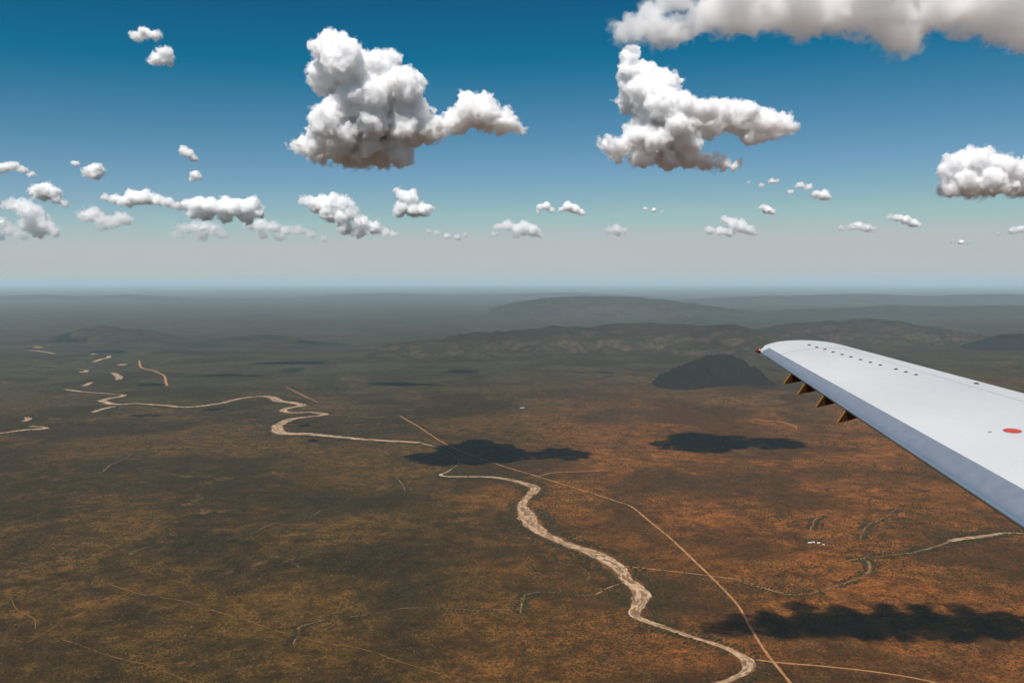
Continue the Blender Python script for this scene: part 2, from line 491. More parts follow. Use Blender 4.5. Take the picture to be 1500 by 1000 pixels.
RIVERS = []
RIVERS.append(strip('riverbed', [(615, 648, 60), (560, 645, 55), (500, 640, 60), (455, 636, 80), (415, 634, 90), (404, 628, 85), (412, 620, 80), (425, 614, 80), (445, 611, 60), (470, 608, 60),
    (474, 606, 60), (455, 604, 60), (425, 604, 55), (414, 601, 70), (425, 597, 70), (442, 594, 80), (432, 590, 80), (408, 587, 100), (396, 581, 80), (370, 581, 55), (345, 585, 60), (320, 591, 60),
    (275, 596, 65), (235, 593, 55), (200, 591, 50), (170, 592, 60), (150, 587, 75), (158, 584, 70), (180, 580, 65), (182, 578, 50)],
    MAT_SAND, 0.5, 'pale sandy riverbed looping across the left plain', 0.22, seed=2, wander=14))
RIVERS.append(strip('riverbed', [(618, 649, 22), (640, 655, 12), (662, 664, 9), (672, 676, 8), (660, 688, 8), (645, 695, 22), (655, 698, 30), (670, 698, 32), (705, 698, 30), (740, 701, 44), (765, 707, 46), (781, 713, 54), (780, 722, 46), (770, 731, 40), (764, 741, 44), (771, 752, 76), (776, 764, 84), (787, 775, 66),
    (808, 787, 52), (835, 798, 52), (862, 808, 66), (888, 820, 78), (908, 834, 66), (920, 848, 48), (934, 860, 62), (938, 874, 66), (934, 886, 46), (931, 898, 38), (938, 906, 30),
    (970, 918, 22), (1010, 931, 20), (1050, 944, 20), (1080, 957, 28), (1098, 968, 42), (1096, 981, 40), (1072, 994, 24), (1030, 1006, 22), (980, 1022, 24)],
    MAT_SAND, 0.5, 'pale braided sandy riverbed winding down to the bottom right', 0.34, seed=5, wander=5))
RIVERS.append(strip('riverbed', [(1390, 792, 30), (1415, 788, 32), (1450, 784, 26), (1480, 780, 18), (1540, 783, 18), (1600, 778, 16)],
    MAT_SAND, 0.5, 'pale sandy riverbed at the right edge below the wing', 0.3, seed=8, wander=3))
for lab, pp in (('short pale bend of riverbed, middle of the left plain', [(165, 546, 60), (174, 551, 75), (174, 555, 75), (168, 556, 40)]),
                ('short pale reach of riverbed on the far left', [(122, 565, 60), (130, 562, 70), (133, 560, 60)]),
                ('thin pale reach of riverbed left of the loops', [(95, 570, 45), (115, 573, 55), (140, 575, 40), (165, 577, 35), (182, 578, 40)]),
                ('small pale hook of riverbed in the far left', [(117, 544, 50), (124, 545, 70), (127, 542, 60)]),
                ('far pale reach of riverbed below the low double hill', [(137, 530, 60), (148, 526, 70), (158, 524, 70), (160, 521, 60)]),
                ('pale fleck of riverbed beside the far left hill', [(176, 535, 90), (182, 533, 110)]),
                ('distant pale fleck of riverbed at the far left', [(42, 513, 70), (56, 514, 70), (80, 518, 50)]),
                ('most distant pale fleck of riverbed at left', [(53, 508, 110), (60, 509, 110)]),
                ('tiny far pale fleck of riverbed below the double hill', [(134, 519, 90), (141, 518, 80)]),
                ('pale riverbed entering at the left edge', [(-30, 637, 40), (10, 633, 45), (40, 629, 50), (62, 628, 60), (68, 626, 40), (45, 624, 40)]),
                ('small pale hook of riverbed near the left edge', [(35, 617, 40), (42, 613, 55), (38, 611, 40)]),
                ('short pale spur of riverbed left of the loops', [(135, 604, 45), (150, 599, 50), (168, 595, 50)])):
    RIVERS.append(strip('riverbed', pp, MAT_SAND, 0.5, lab, 0.3, 25.0, seed=len(lab), across=4))
CREEKS = []
for pp in ([(760, 898, 3), (764, 885, 6), (772, 870, 6), (800, 866, 4), (850, 872, 4), (872, 872, 4)],
           [(425, 945, 4), (436, 930, 7), (437, 918, 6), (470, 908, 6), (500, 905, 5), (560, 895, 5), (600, 890, 5), (690, 892, 4), (760, 893, 4)],
           [(1245, 820, 8), (1270, 822, 9), (1270, 838, 8), (1250, 850, 7), (1200, 866, 8), (1160, 870, 7), (1120, 862, 6), (1080, 850, 5)],
           [(1245, 820, 8), (1290, 814, 9), (1340, 808, 10), (1375, 799, 12), (1392, 792, 14)],
           [(580, 700, 6), (592, 712, 6), (594, 718, 5)], [(145, 695, 6), (160, 682, 8), (185, 670, 6), (200, 662, 5), (225, 655, 4)],
           [(330, 790, 3), (370, 780, 4), (395, 768, 5), (430, 762, 4), (450, 756, 3)], [(450, 760, 5), (470, 748, 5), (500, 742, 3)],
           [(1262, 790, 5), (1266, 775, 7), (1290, 760, 6), (1315, 745, 5)], [(1185, 790, 4), (1190, 765, 6), (1205, 755, 5)]):
    CREEKS.append(strip('creek_bed', pp, MAT_CREEK, 0.4, None, 0.6, 12.0, seed=len(CREEKS) + 3, across=3, wander=9))
for k, lab in enumerate(('thin dry creek hook left of the braided river', 'thin dry creek across the near plain, ragged and pale', 'dry creek curling right of the gravel road',
                         'dry creek with trees leading to the right riverbed', 'tiny dry creek left of the big cloud shadow', 'faint dry creek on the left plain', 'faint dry creek left of centre',
                         'short faint dry creek left of centre', 'dry creek curving below the wing', 'short dry creek above the white roofs')):
    o = [o for o in col.objects if o.name.startswith('creek_bed')][k]; o['label'] = lab

strip('road', [(640, 643, 9), (665, 656, 10), (720, 677, 10), (785, 697, 11), (850, 717, 11), (900, 733, 11), (925, 742, 11), (950, 762, 11), (985, 791, 11), (1020, 824, 10.5), (1050, 853, 10.5), (1080, 885, 10),
    (1100, 920, 10), (1122, 955, 9.5), (1160, 1003, 9.5), (1200, 1060, 9.5)],
    MAT_ROAD, 0.9, 'straight orange gravel road running diagonally across the plain', 0.12, 12.0, 4, 4)
strip('road', [(586, 609, 12), (598, 616, 13), (612, 624, 13), (630, 636, 12), (645, 646, 10)], MAT_ROAD, 0.9, 'short straight piece of road above the central cloud shadow', 0.15, 15.0, 6, 4)
strip('road', [(418, 566, 13), (440, 577, 15), (452, 583, 14), (466, 589, 10)], MAT_ROAD, 0.9, 'short pale piece of road beside the river loops', 0.15, 20.0, 7, 4)
strip('road', [(204, 528, 26), (207, 538, 28), (225, 543, 28), (240, 550, 26), (243, 560, 30), (245, 565, 26)], MAT_ROAD, 0.9, 'pale bent road stub far out on the left plain', 0.15, 25.0, 5, 3)
TR = [('orange track crossing the gravel road to the right', [(916, 829, 9), (960, 834, 8), (1000, 838, 8), (1045, 844, 8), (1090, 850, 7), (1115, 860, 6), (1145, 867, 5), (1180, 868, 5)]),
      ('pale spur track reaching the riverbed from the left', [(872, 871, 5), (890, 861, 7), (915, 852, 7)]),
      ('orange track leaving the river bend to the bottom right', [(1108, 966, 11), (1140, 970, 10), (1200, 975, 9), (1260, 981, 9), (1330, 991, 9), (1400, 1006, 8)]),
      ('orange track beyond the gravel road under the cloud shadow', [(790, 697, 10), (805, 693, 12), (830, 691, 11), (878, 690, 9)]),
      ('thin track joining riverbed and gravel road', [(740, 700, 6), (765, 700, 5), (790, 697, 6)]),
      ('pale track along the red slope below the dark hill', [(1102, 613, 14), (1120, 616, 16), (1145, 618, 16), (1165, 624, 16), (1166, 627, 12)]),
      ('long orange track slanting across the bottom left', [(160, 855, 3.8), (200, 868, 3.8), (272, 881, 3.8), (310, 893, 4.5), (360, 908, 4.5), (420, 928, 3.8), (480, 942, 3.0), (530, 950, 3.0), (590, 970, 3.0), (640, 985, 3.0), (700, 1001, 3.0)]),
      ('faint track climbing at the far bottom left', [(40, 940, 3.0), (80, 918, 3.0), (130, 893, 3.0), (190, 867, 3.0)]),
      ('faint straight track on the left slope', [(95, 834, 3.0), (160, 804, 3.8), (200, 785, 3.8), (262, 757, 3.8), (330, 745, 3.8)]),
      ('faint track at the bottom left corner', [(60, 928, 3.0), (110, 942, 3.0), (160, 960, 3.0), (220, 975, 3.0), (275, 997, 3.0)]),
      ('short faint track at the left edge', [(-10, 820, 3.0), (30, 824, 3.0), (66, 836, 3.0)]),
      ('wriggling red track at the left edge', [(15, 874, 3.0), (25, 892, 3.0), (50, 906, 3.8), (52, 920, 3.0)]),
      ('short pale track left of the upper road', [(470, 588, 7.5), (478, 590, 12.0)]),
      ('faint track below the right cloud shadow', [(1180, 758, 3.8), (1210, 760, 4.5), (1235, 766, 3.8)])]
for k, (lab, pp) in enumerate(TR):
    strip('track', pp, MAT_TRACK if k > 5 else MAT_ROAD, 0.7, lab, 0.2, 12.0, k + 3, 2)

# ------------------------------------------------------------------ bushes
def bush_material():
    t = NT('bush_leaves')
    oi = t.n.new('ShaderNodeObjectInfo')
    c = t.mix(oi.outputs['Random'], (0.018, 0.016, 0.006), (0.046, 0.036, 0.013))
    return t.base(c, 0.9, 0.05)
MAT_BUSH = bush_material()

def bush_cloud(name, label, pts, size, mat):
    """points become low leafy humps through geometry nodes"""
    n = len(pts)
    me = bpy.data.meshes.new(name)
    me.vertices.add(n); me.vertices.foreach_set('co', np.asarray(pts, dtype=np.float32).ravel())
    at = me.attributes.new('size', 'FLOAT', 'POINT'); at.data.foreach_set('value', np.asarray(size, dtype=np.float32))
    me.materials.append(mat)
    ob = bpy.data.objects.new(name, me); col.objects.link(ob)
    ng = bpy.data.node_groups.new(name + '_nodes', 'GeometryNodeTree')
    ng.interface.new_socket('Geometry', in_out='INPUT', socket_type='NodeSocketGeometry')
    ng.interface.new_socket('Geometry', in_out='OUTPUT', socket_type='NodeSocketGeometry')
    N, L = ng.nodes, ng.links
    gi, go = N.new('NodeGroupInput'), N.new('NodeGroupOutput')
    ico = N.new('GeometryNodeMeshIcoSphere'); ico.inputs['Radius'].default_value = 1.0; ico.inputs['Subdivisions'].default_value = 2
    nz = N.new('ShaderNodeTexNoise'); nz.inputs['Scale'].default_value = 1.6; nz.inputs['Detail'].default_value = 2.0
    sub = N.new('ShaderNodeVectorMath'); sub.operation = 'SUBTRACT'; sub.inputs[1].default_value = (0.5, 0.5, 0.15)
    scl = N.new('ShaderNodeVectorMath'); scl.operation = 'MULTIPLY'; scl.inputs[1].default_value = (1.5, 1.5, 1.1)
    sp = N.new('GeometryNodeSetPosition')
    L.new(nz.outputs['Color'], sub.inputs[0]); L.new(sub.outputs[0], scl.inputs[0])
    L.new(ico.outputs['Mesh'], sp.inputs['Geometry']); L.new(scl.outputs[0], sp.inputs['Offset'])
    tr = N.new('GeometryNodeTransform'); tr.inputs['Scale'].default_value = (1.0, 1.0, 0.72); L.new(sp.outputs[0], tr.inputs['Geometry'])
    mt = N.new('GeometryNodeSetMaterial'); mt.inputs['Material'].default_value = mat; L.new(tr.outputs[0], mt.inputs['Geometry'])
    m2p = N.new('GeometryNodeMeshToPoints'); L.new(gi.outputs[0], m2p.inputs['Mesh'])
    ins = N.new('GeometryNodeInstanceOnPoints'); L.new(m2p.outputs[0], ins.inputs['Points']); L.new(mt.outputs[0], ins.inputs['Instance'])
    rv = N.new('FunctionNodeRandomValue'); rv.data_type = 'FLOAT_VECTOR'
    rv.inputs[0].default_value = (0, 0, 0); rv.inputs[1].default_value = (0.25, 0.25, 6.283)
    L.new(rv.outputs[0], ins.inputs['Rotation'])
    na = N.new('GeometryNodeInputNamedAttribute'); na.data_type = 'FLOAT'; na.inputs['Name'].default_value = 'size'
    L.new(na.outputs['Attribute'], ins.inputs['Scale'])
    L.new(ins.outputs[0], go.inputs[0])
    md = ob.modifiers.new('scatter', 'NODES'); md.node_group = ng
    tag(ob, label, None, None, 'stuff')
    return ob

def free_mask(cell=8.0, x0=-12000, x1=12000, y0=600, y1=13000):
    nx, ny = int((x1 - x0) / cell), int((y1 - y0) / cell)
    m = np.zeros((nx, ny), bool)
    for S in MASKS:
        for x, y, h in S:
            i, j = int((x - x0) / cell), int((y - y0) / cell); k = int(math.ceil(h / cell))
            if 0 <= i < nx and 0 <= j < ny:
                m[max(0, i - k + 1):i + k, max(0, j - k + 1):j + k] = True
    def blocked(x, y):
        i = np.clip(((x - x0) / cell).astype(int), 0, nx - 1); j = np.clip(((y - y0) / cell).astype(int), 0, ny - 1)
        return m[i, j]
    return blocked

def scatter_bushes():
    blocked = free_mask()
    P, S = [], []
    for (ya, yb, spacing, s0, s1) in ((1300, 3000, 6.5, 0.9, 2.7), (3000, 5000, 9.2, 1.3, 3.4), (5000, 8500, 21.0, 2.4, 5.2)):
        n = int((yb - ya) * (1.34 * (ya + yb) / 2 + 900) / spacing ** 2)
        y = np.sqrt(RNG.uniform(ya ** 2, yb ** 2, n)); x = RNG.uniform(-1, 1, n) * (0.67 * y + 450)
        d = 0.38 + 1.0 * noise2(x, y, 420.0, 61, 3) + 0.7 * noise2(x, y, 70.0, 71, 2) + np.where(x > 350, -0.12, 0.10)
        k = (RNG.uniform(0, 1, n) < np.clip(d, 0.05, 1.0)) & ~blocked(x, y)
        x, y = x[k], y[k]
        P.append(np.stack([x, y, terrain(x, y) + 0.2], -1)); S.append(s0 + (s1 - s0) * RNG.uniform(0, 1, len(x)) ** 2.2)
    bush_cloud('bushes', 'countless dark thorn bushes dotted over the plain', np.vstack(P), np.concatenate(S), MAT_BUSH)
    P, S = [], []
    for (L, half), dens, big in [(r, 1.0, 1.0) for r in RIVERS] + [(c, 0.8, 0.8) for c in CREEKS]:
        n = int(len(L) * 16 * dens)
        i = RNG.integers(0, len(L) - 1, n)
        T = L[i + 1, :2] - L[i, :2]; T /= np.linalg.norm(T, axis=1)[:, None] + 1e-9
        side = np.where(RNG.uniform(0, 1, n) < 0.5, -1, 1)
        off = side * (half[i] * 1.25 + 3 + np.abs(RNG.normal(0, 1, n)) * (7 + half[i] * 0.7))
        x = L[i, 0] - T[:, 1] * off; y = L[i, 1] + T[:, 0] * off
        k = ~blocked(x, y) & (noise2(x, y, 130.0, 91, 2) > -0.25)
        x, y = x[k], y[k]
        P.append(np.stack([x, y, terrain(x, y) + 0.4], -1)); S.append((2.2 + 3.2 * RNG.uniform(0, 1, len(x)) ** 1.6) * big)
    bush_cloud('riverside_bushes', 'dark trees and bushes lining the dry riverbeds and creeks', np.vstack(P), np.concatenate(S), MAT_BUSH)
scatter_bushes()

# ------------------------------------------------------------------ a small farmstead
def plain(name, c, rough=0.6, spec=0.3, metal=0.0, var=0.12, scale=3.0):
    t = NT(name)
    n = t.noise(t.objpos(), scale, 4, 0.6)
    lo = tuple(k * (1 - var) for k in c); hi = tuple(min(1, k * (1 + var)) for k in c)
    return t.base(t.mix(n, lo, hi), rough, spec, metal)
MAT_WALL = plain('farm_plaster', (0.55, 0.48, 0.38), 0.9, 0.1)
MAT_TIN = plain('white_tin_roof', (0.50, 0.50, 0.48), 0.5, 0.4)
MAT_DARKGLASS = plain('farm_opening', (0.03, 0.03, 0.03), 0.4, 0.4)

def farm_house(px, py, w, d, rot, label):
    x, y = ground_at(px, py)
    z = float(terrain(np.array([x]), np.array([y]))[0]) - 0.1
    e = bpy.data.objects.new('farm_building', None); e.location = (x, y, z); e.rotation_euler = (0, 0, rot); col.objects.link(e)
    tag(e, label, 'building', 'white-roofed farm buildings')
    h, r = 3.2, 1.5
    a, b = w / 2, d / 2
    v = [(-a, -b, 0), (a, -b, 0), (a, b, 0), (-a, b, 0), (-a, -b, h), (a, -b, h), (a, b, h), (-a, b, h), (-a, 0, h + r), (a, 0, h + r)]
    f = [[0, 1, 5, 4], [2, 3, 7, 6], [3, 0, 4, 8, 7], [1, 2, 6, 9, 5], [0, 3, 2, 1]]
    mesh_obj('wall', v, f, MAT_WALL, e, False)
    o, tk = 0.5, 0.12
    rv, rf = [], []
    for s in (-1, 1):
        k = len(rv)
        for dz in (0.02, tk):
            rv += [(-a - o, s * (b + o), h - o * r / b + dz), (a + o, s * (b + o), h - o * r / b + dz), (a + o, 0, h + r + dz), (-a - o, 0, h + r + dz)]
        rf += [[k, k + 1, k + 2, k + 3], [k + 7, k + 6, k + 5, k + 4], [k, k + 4, k + 5, k + 1], [k + 1, k + 5, k + 6, k + 2], [k + 3, k + 2, k + 6, k + 7], [k, k + 3, k + 7, k + 4]]
    mesh_obj('roof', rv, rf, MAT_TIN, e, False)
    def panel(n, x0, x1, z0, z1):
        mesh_obj(n, [(x0, -b - .04, z0), (x1, -b - .04, z0), (x1, -b - .04, z1), (x0, -b - .04, z1), (x0, -b + .05, z0), (x1, -b + .05, z0), (x1, -b + .05, z1), (x0, -b + .05, z1)],
                 [[0, 1, 2, 3], [4, 7, 6, 5], [0, 4, 5, 1], [3, 2, 6, 7], [0, 3, 7, 4], [1, 5, 6, 2]], MAT_DARKGLASS, e, False)
    panel('door', -0.5, 0.5, 0.05, 2.1)
    for sx in (-1, 1): panel('window', sx * a * 0.6 - 0.6, sx * a * 0.6 + 0.6, 1.0, 2.1)
farm_house(1186, 795, 14, 8, 0.3, 'long white farm roof, leftmost of the roofs below the wing')
farm_house(1191.5, 794.6, 9, 7, 0.1, 'small white farm roof, second of the roofs below the wing')
farm_house(1199, 795.5, 10, 7, -0.2, 'bright white farm roof, right of the roofs below the wing')
farm_house(1206, 798, 7, 6, 0.5, 'smallest farm roof, rightmost of the roofs below the wing')
farm_house(765, 597.5, 34, 20, 0.2, 'lone pale building far out on the plain left of the dark hill')

# ------------------------------------------------------------------ clouds
def cloud_core_material(scale):
    t = NT('cloud_core')
    b = t.bsdf.inputs
    b['Base Color'].default_value = (0.93, 0.968, 0.998, 1)
    b['Roughness'].default_value = 1.0; b['Specular IOR Level'].default_value = 0.0
    t.bsdf.subsurface_method = 'RANDOM_WALK'
    b['Subsurface Weight'].default_value = 1.0
    b['Subsurface Radius'].default_value = (1.0, 1.0, 1.0)
    b['Subsurface Scale'].default_value = scale
    return t.m

def cloud_veil_material(density):
    m = bpy.data.materials.new('cloud_veil'); m.use_nodes = True
    n = m.node_tree.nodes; n.remove(n['Principled BSDF'])
    v = n.new('ShaderNodeVolumeScatter')
    v.inputs['Color'].default_value = (0.985, 0.9935, 1.0, 1)
    v.inputs['Density'].default_value = density
    v.inputs['Anisotropy'].default_value = 0.25
    m.node_tree.links.new(v.outputs[0], n['Material Output'].inputs['Volume'])
    return m

def cloud(label, d, puffs, vox=1.7, depth=1.3, seed=1, amp=1.0, ragged=0.0, core=0.5, thick=1.0, warp=1.0):
    """puffs: (px, py, radius in px) of the 1500 px photograph at distance d; a billowing body is grown round them in space"""
    rs = np.random.default_rng(seed * 77 + 3)
    mpp = d / FPX
    h = vox * mpp
    S = []
    for (px, py, r) in puffs:
        c = at_depth(px, py, d)
        rr = r * mpp
        for k in range(3):
            off = (0.0, -1.0, 1.0)[k] * depth * rr * rs.uniform(0.6, 1.3)
            q = rr * (0.90 if k == 0 else rs.uniform(0.6, 0.8))
            cc = c + np.array([rs.normal(0, 0.08) * rr, off, rs.normal(0, 0.06) * rr - (0 if k == 0 else 0.1 * rr)])
            S.append((cc, q))
            if r > 7:
                for _ in range(12 if r > 14 else 6):
                    v = rs.normal(0, 1, 3); v[2] = abs(v[2]) * 1.1 - 0.25; v /= np.linalg.norm(v)
                    S.append((cc + v * q * 0.82, q * rs.uniform(0.22, 0.42)))
    C = np.array([s[0] for s in S]); Q = np.array([s[1] for s in S])
    rmed = float(np.median([p[2] for p in puffs])) * mpp
    pad = 0.5 * rmed + 4 * h
    lo = (C - Q[:, None]).min(0) - pad; hi = (C + Q[:, None]).max(0) + pad
    n = np.ceil((hi - lo) / h).astype(int) + 1
    F = np.full(n, 4 * rmed, dtype=np.float32)
    ax = [lo[k] + h * np.arange(n[k]) for k in range(3)]
    for c, q in zip(C, Q):
        m = q + 0.8 * rmed
        sl = []
        for k in range(3):
            a = max(0, int((c[k] - m - lo[k]) / h)); b = min(n[k], int((c[k] + m - lo[k]) / h) + 2); sl.append(slice(a, b))
        gx, gy, gz = (ax[k][sl[k]] - c[k] for k in range(3))
        gz = np.where(gz < 0, gz * 1.3, gz)          # flatter below
        D = np.sqrt(gx[:, None, None] ** 2 + gy[None, :, None] ** 2 + gz[None, None, :] ** 2).astype(np.float32) - np.float32(q)
        G = F[tuple(sl)]
        k_ = 0.22 * rmed
        hh = np.clip(k_ - np.abs(G - D), 0, None) / k_
        F[tuple(sl)] = np.minimum(G, D) - hh * hh * k_ * 0.25
    # nothing round stays round: the field is bent by slow noise, then carved into billows
    band = F < 0.95 * rmed
    band &= F > -0.95 * rmed
    idx = np.argwhere(band)
    p = lo + idx * h
    rel = ((p - lo) / rmed + seed * 3.7).astype(np.float32)
    wv = np.stack([0.42 * perlin(rel / 1.1, seed + 50 + k) + 0.20 * perlin(rel / 0.45, seed + 60 + k) for k in range(3)], -1) * (warp * rmed / h)
    c_ = np.clip(idx + wv, 0, n - 1.001)
    i0 = c_.astype(np.int32); f_ = (c_ - i0).astype(np.float32)
    Fl = F.ravel(); st = (n[1] * n[2], n[2], 1)
    b0 = i0[:, 0] * st[0] + i0[:, 1] * st[1] + i0[:, 2]
    val = np.zeros(len(b0), dtype=np.float32)
    for cx in (0, 1):
        for cy in (0, 1):
            for cz in (0, 1):
                wgt = (f_[:, 0] if cx else 1 - f_[:, 0]) * (f_[:, 1] if cy else 1 - f_[:, 1]) * (f_[:, 2] if cz else 1 - f_[:, 2])
                val += wgt * Fl[np.minimum(b0 + cx * st[0] + cy * st[1] + cz, Fl.size - 1)]
    o = np.zeros(len(p), dtype=np.float32)
    for wl_, a_ in ((1.3, 0.17), (0.66, 0.21), (0.34, 0.23), (0.17, 0.17), (0.085, 0.09)):
        if wl_ * rmed < 1.8 * h: break
        o += a_ * (np.abs(perlin(rel / wl_, seed + int(wl_ * 100))) * 2.4 - 0.55)
    frac = np.clip((p[:, 2] - lo[2] - pad) / max(hi[2] - lo[2] - 2 * pad, 1), 0, 1)
    # frayed undersides: fine two-sided noise
    fr1, fr2 = perlin(rel / 0.55, seed + 900), perlin(rel / 0.24, seed + 901)
    o2 = fr1 * 0.42 + fr2 * 0.26
    wlow = np.clip(1.0 - frac * 2.2, 0.0, 1) * 0.7 + ragged
    o = o * (1 - 0.5 * np.clip(wlow, 0, 1)) + o2 * wlow
    F2 = F.copy()
    F[band] = val - amp * rmed * o
    # thin torn fringe outside the body
    F2[band] = F[band] - rmed * np.clip(0.08 + 0.75 * fr1 + 0.55 * fr2 + 0.3 * ragged, -0.2, 0.30)
    g = openvdb.FloatGrid(); g.background = float(4 * rmed)
    g.copyFromArray(np.ascontiguousarray(F))
    loc = at_depth(np.mean([q[0] for q in puffs]), max(q[1] + q[2] for q in puffs), d)
    def islands(npts, q):
        """label of the connected piece of each quad, largest first"""
        lab = np.arange(npts)
        e0 = np.concatenate([q[:, 0], q[:, 1], q[:, 2]]); e1 = np.concatenate([q[:, 1], q[:, 2], q[:, 3]])
        while True:
            a_, b_ = lab[e0], lab[e1]
            k_ = a_ != b_
            if not k_.any(): break
            lo_, hi_ = np.minimum(a_[k_], b_[k_]), np.maximum(a_[k_], b_[k_])
            lab[hi_] = lo_                      # hook roots; the loop repairs lost writes
            while True:
                nl = lab[lab]
                if (nl == lab).all(): break
                lab = nl
        ql = lab[q[:, 0]]
        ids, cnt = np.unique(ql, return_counts=True)
        return ql, ids[np.argsort(-cnt)], np.sort(cnt)[::-1]
    g2 = openvdb.FloatGrid(); g2.background = float(4 * rmed)
    g2.copyFromArray(np.ascontiguousarray(F[::2, ::2, ::2]))      # the hidden core needs half the detail
    g3 = openvdb.FloatGrid(); g3.background = float(4 * rmed)
    k3 = 2
    g3.copyFromArray(np.ascontiguousarray(F2[::k3, ::k3, ::k3]))
    def surf(name, iso, mat):
        pts, quads = (g3 if name == 'fringe' else g2 if iso < 0 else g).convertToQuads(isovalue=float(iso))
        pts = np.asarray(pts) * (k3 if name == 'fringe' else 2 if iso < 0 else 1)
        out = []
        if len(quads) == 0: return out
        quads = np.asarray(quads, dtype=np.int32)
        ql, ids, cnt = islands(len(pts), quads)
        for i, c in zip(ids, cnt):
            if c < max(30 if iso < 0 else 60, 0.004 * cnt[0]) or len(out) > 7: break
            qq = quads[ql == i]
            us, inv = np.unique(qq, return_inverse=True)
            out.append(fast_mesh(name, lo + pts[us] * h - loc, inv.reshape(-1, 4), mat, loc=loc))
        return out
    vm = cloud_veil_material(thick * 1.0 / (0.18 * rmed))
    cm = cloud_core_material(3.0 * rmed)
    cores = []
    for q_ in (1.0, 0.7, 0.4, 0.2, 0.08):
        cores = cores or surf('cloud', -core * q_ * rmed, cm)
    ob = cores[0]
    tag(ob, label, 'cloud', 'white cumulus clouds')
    for o_ in cores[1:]:
        o_.name = 'puff'; o_.parent = ob; o_.location = (0, 0, 0)
    for o_ in surf('veil', 0.0, vm) + surf('fringe', 0.0, cloud_veil_material(thick * 1.0 / (0.75 * rmed))):
        o_.parent = ob; o_.location = (0, 0, 0)
    return ob

C1 = [(495, 88, 32), (480, 118, 24), (525, 110, 36), (560, 104, 28), (466, 103, 12), (545, 150, 46), (588, 136, 34), (600, 165, 32), (520, 165, 38), (500, 188, 32), (560, 192, 36), (597, 193, 28), (478, 202, 20), (520, 205, 28),
      (450, 216, 15), (432, 213, 7), (470, 224, 18), (500, 224, 18), (530, 232, 15), (560, 230, 17), (588, 232, 16), (575, 216, 18), (545, 218, 20),
      (625, 195, 15), (645, 190, 14), (667, 180, 16), (690, 164, 23), (707, 150, 14), (682, 150, 12), (715, 174, 22), (737, 180, 16), (755, 187, 9), (765, 191, 5)]
C2 = [(923, 86, 13), (922, 105, 18), (940, 115, 26), (935, 140, 27), (965, 130, 25), (960, 160, 34), (990, 165, 28), (985, 190, 30), (940, 185, 19), (930, 205, 20), (960, 215, 24), (1000, 215, 24), (890, 212, 9), (876, 209, 5),
      (905, 222, 14), (940, 234, 14), (980, 236, 14), (1010, 234, 14), (1035, 238, 12), (1058, 241, 9), (1076, 243, 5), (1020, 175, 23), (1050, 165, 20), (1080, 175, 25), (1110, 184, 23), (1135, 188, 17), (1148, 193, 9), (1042, 188, 17), (1100, 203, 12)]
C3 = [(910, 52, 10), (928, 42, 18), (955, 18, 18), (955, 48, 18), (985, 45, 20), (1010, 40, 18), (1040, 25, 28), (1075, 14, 34), (1110, 22, 32), (1150, 12, 42), (1200, 18, 38), (1250, 5, 46), (1290, 34, 28), (1320, 56, 20),
      (1332, 68, 13), (1308, 68, 12), (1350, 26, 38), (1400, 8, 42), (1450, 12, 40), (1490, 28, 32), (1530, 34, 35), (1570, 25, 42), (1630, 15, 45), (1690, 20, 40),
      (990, -12, 26), (1060, -30, 40), (1150, -40, 50), (1250, -45, 55), (1350, -40, 55), (1450, -40, 55), (1550, -35, 50)]
C4 = [(1398, 240, 15), (1420, 236, 17), (1440, 239, 19), (1460, 246, 20), (1482, 256, 20), (1400, 264, 18), (1391, 279, 11), (1430, 269, 23), (1462, 274, 17), (1490, 277, 14), (1515, 262, 27), (1545, 273, 20), (1384, 246, 7)]
cloud('large two-lobed white cumulus left of centre, with a small hump on its right', 4110, C1, seed=1, vox=1.85, depth=1.8, thick=0.95)
cloud('wedge-shaped white cumulus right of centre with a pointed right wing', 4440, C2, seed=2, vox=1.85, depth=1.8, thick=0.95)
cloud('long white cloud bank along the top right edge', 1660, C3, seed=3, depth=1.3, vox=2.9, thick=0.27, core=1.3)
cloud('domed white cumulus cut by the right edge', 6430, C4, seed=4, vox=1.5, thick=0.95)
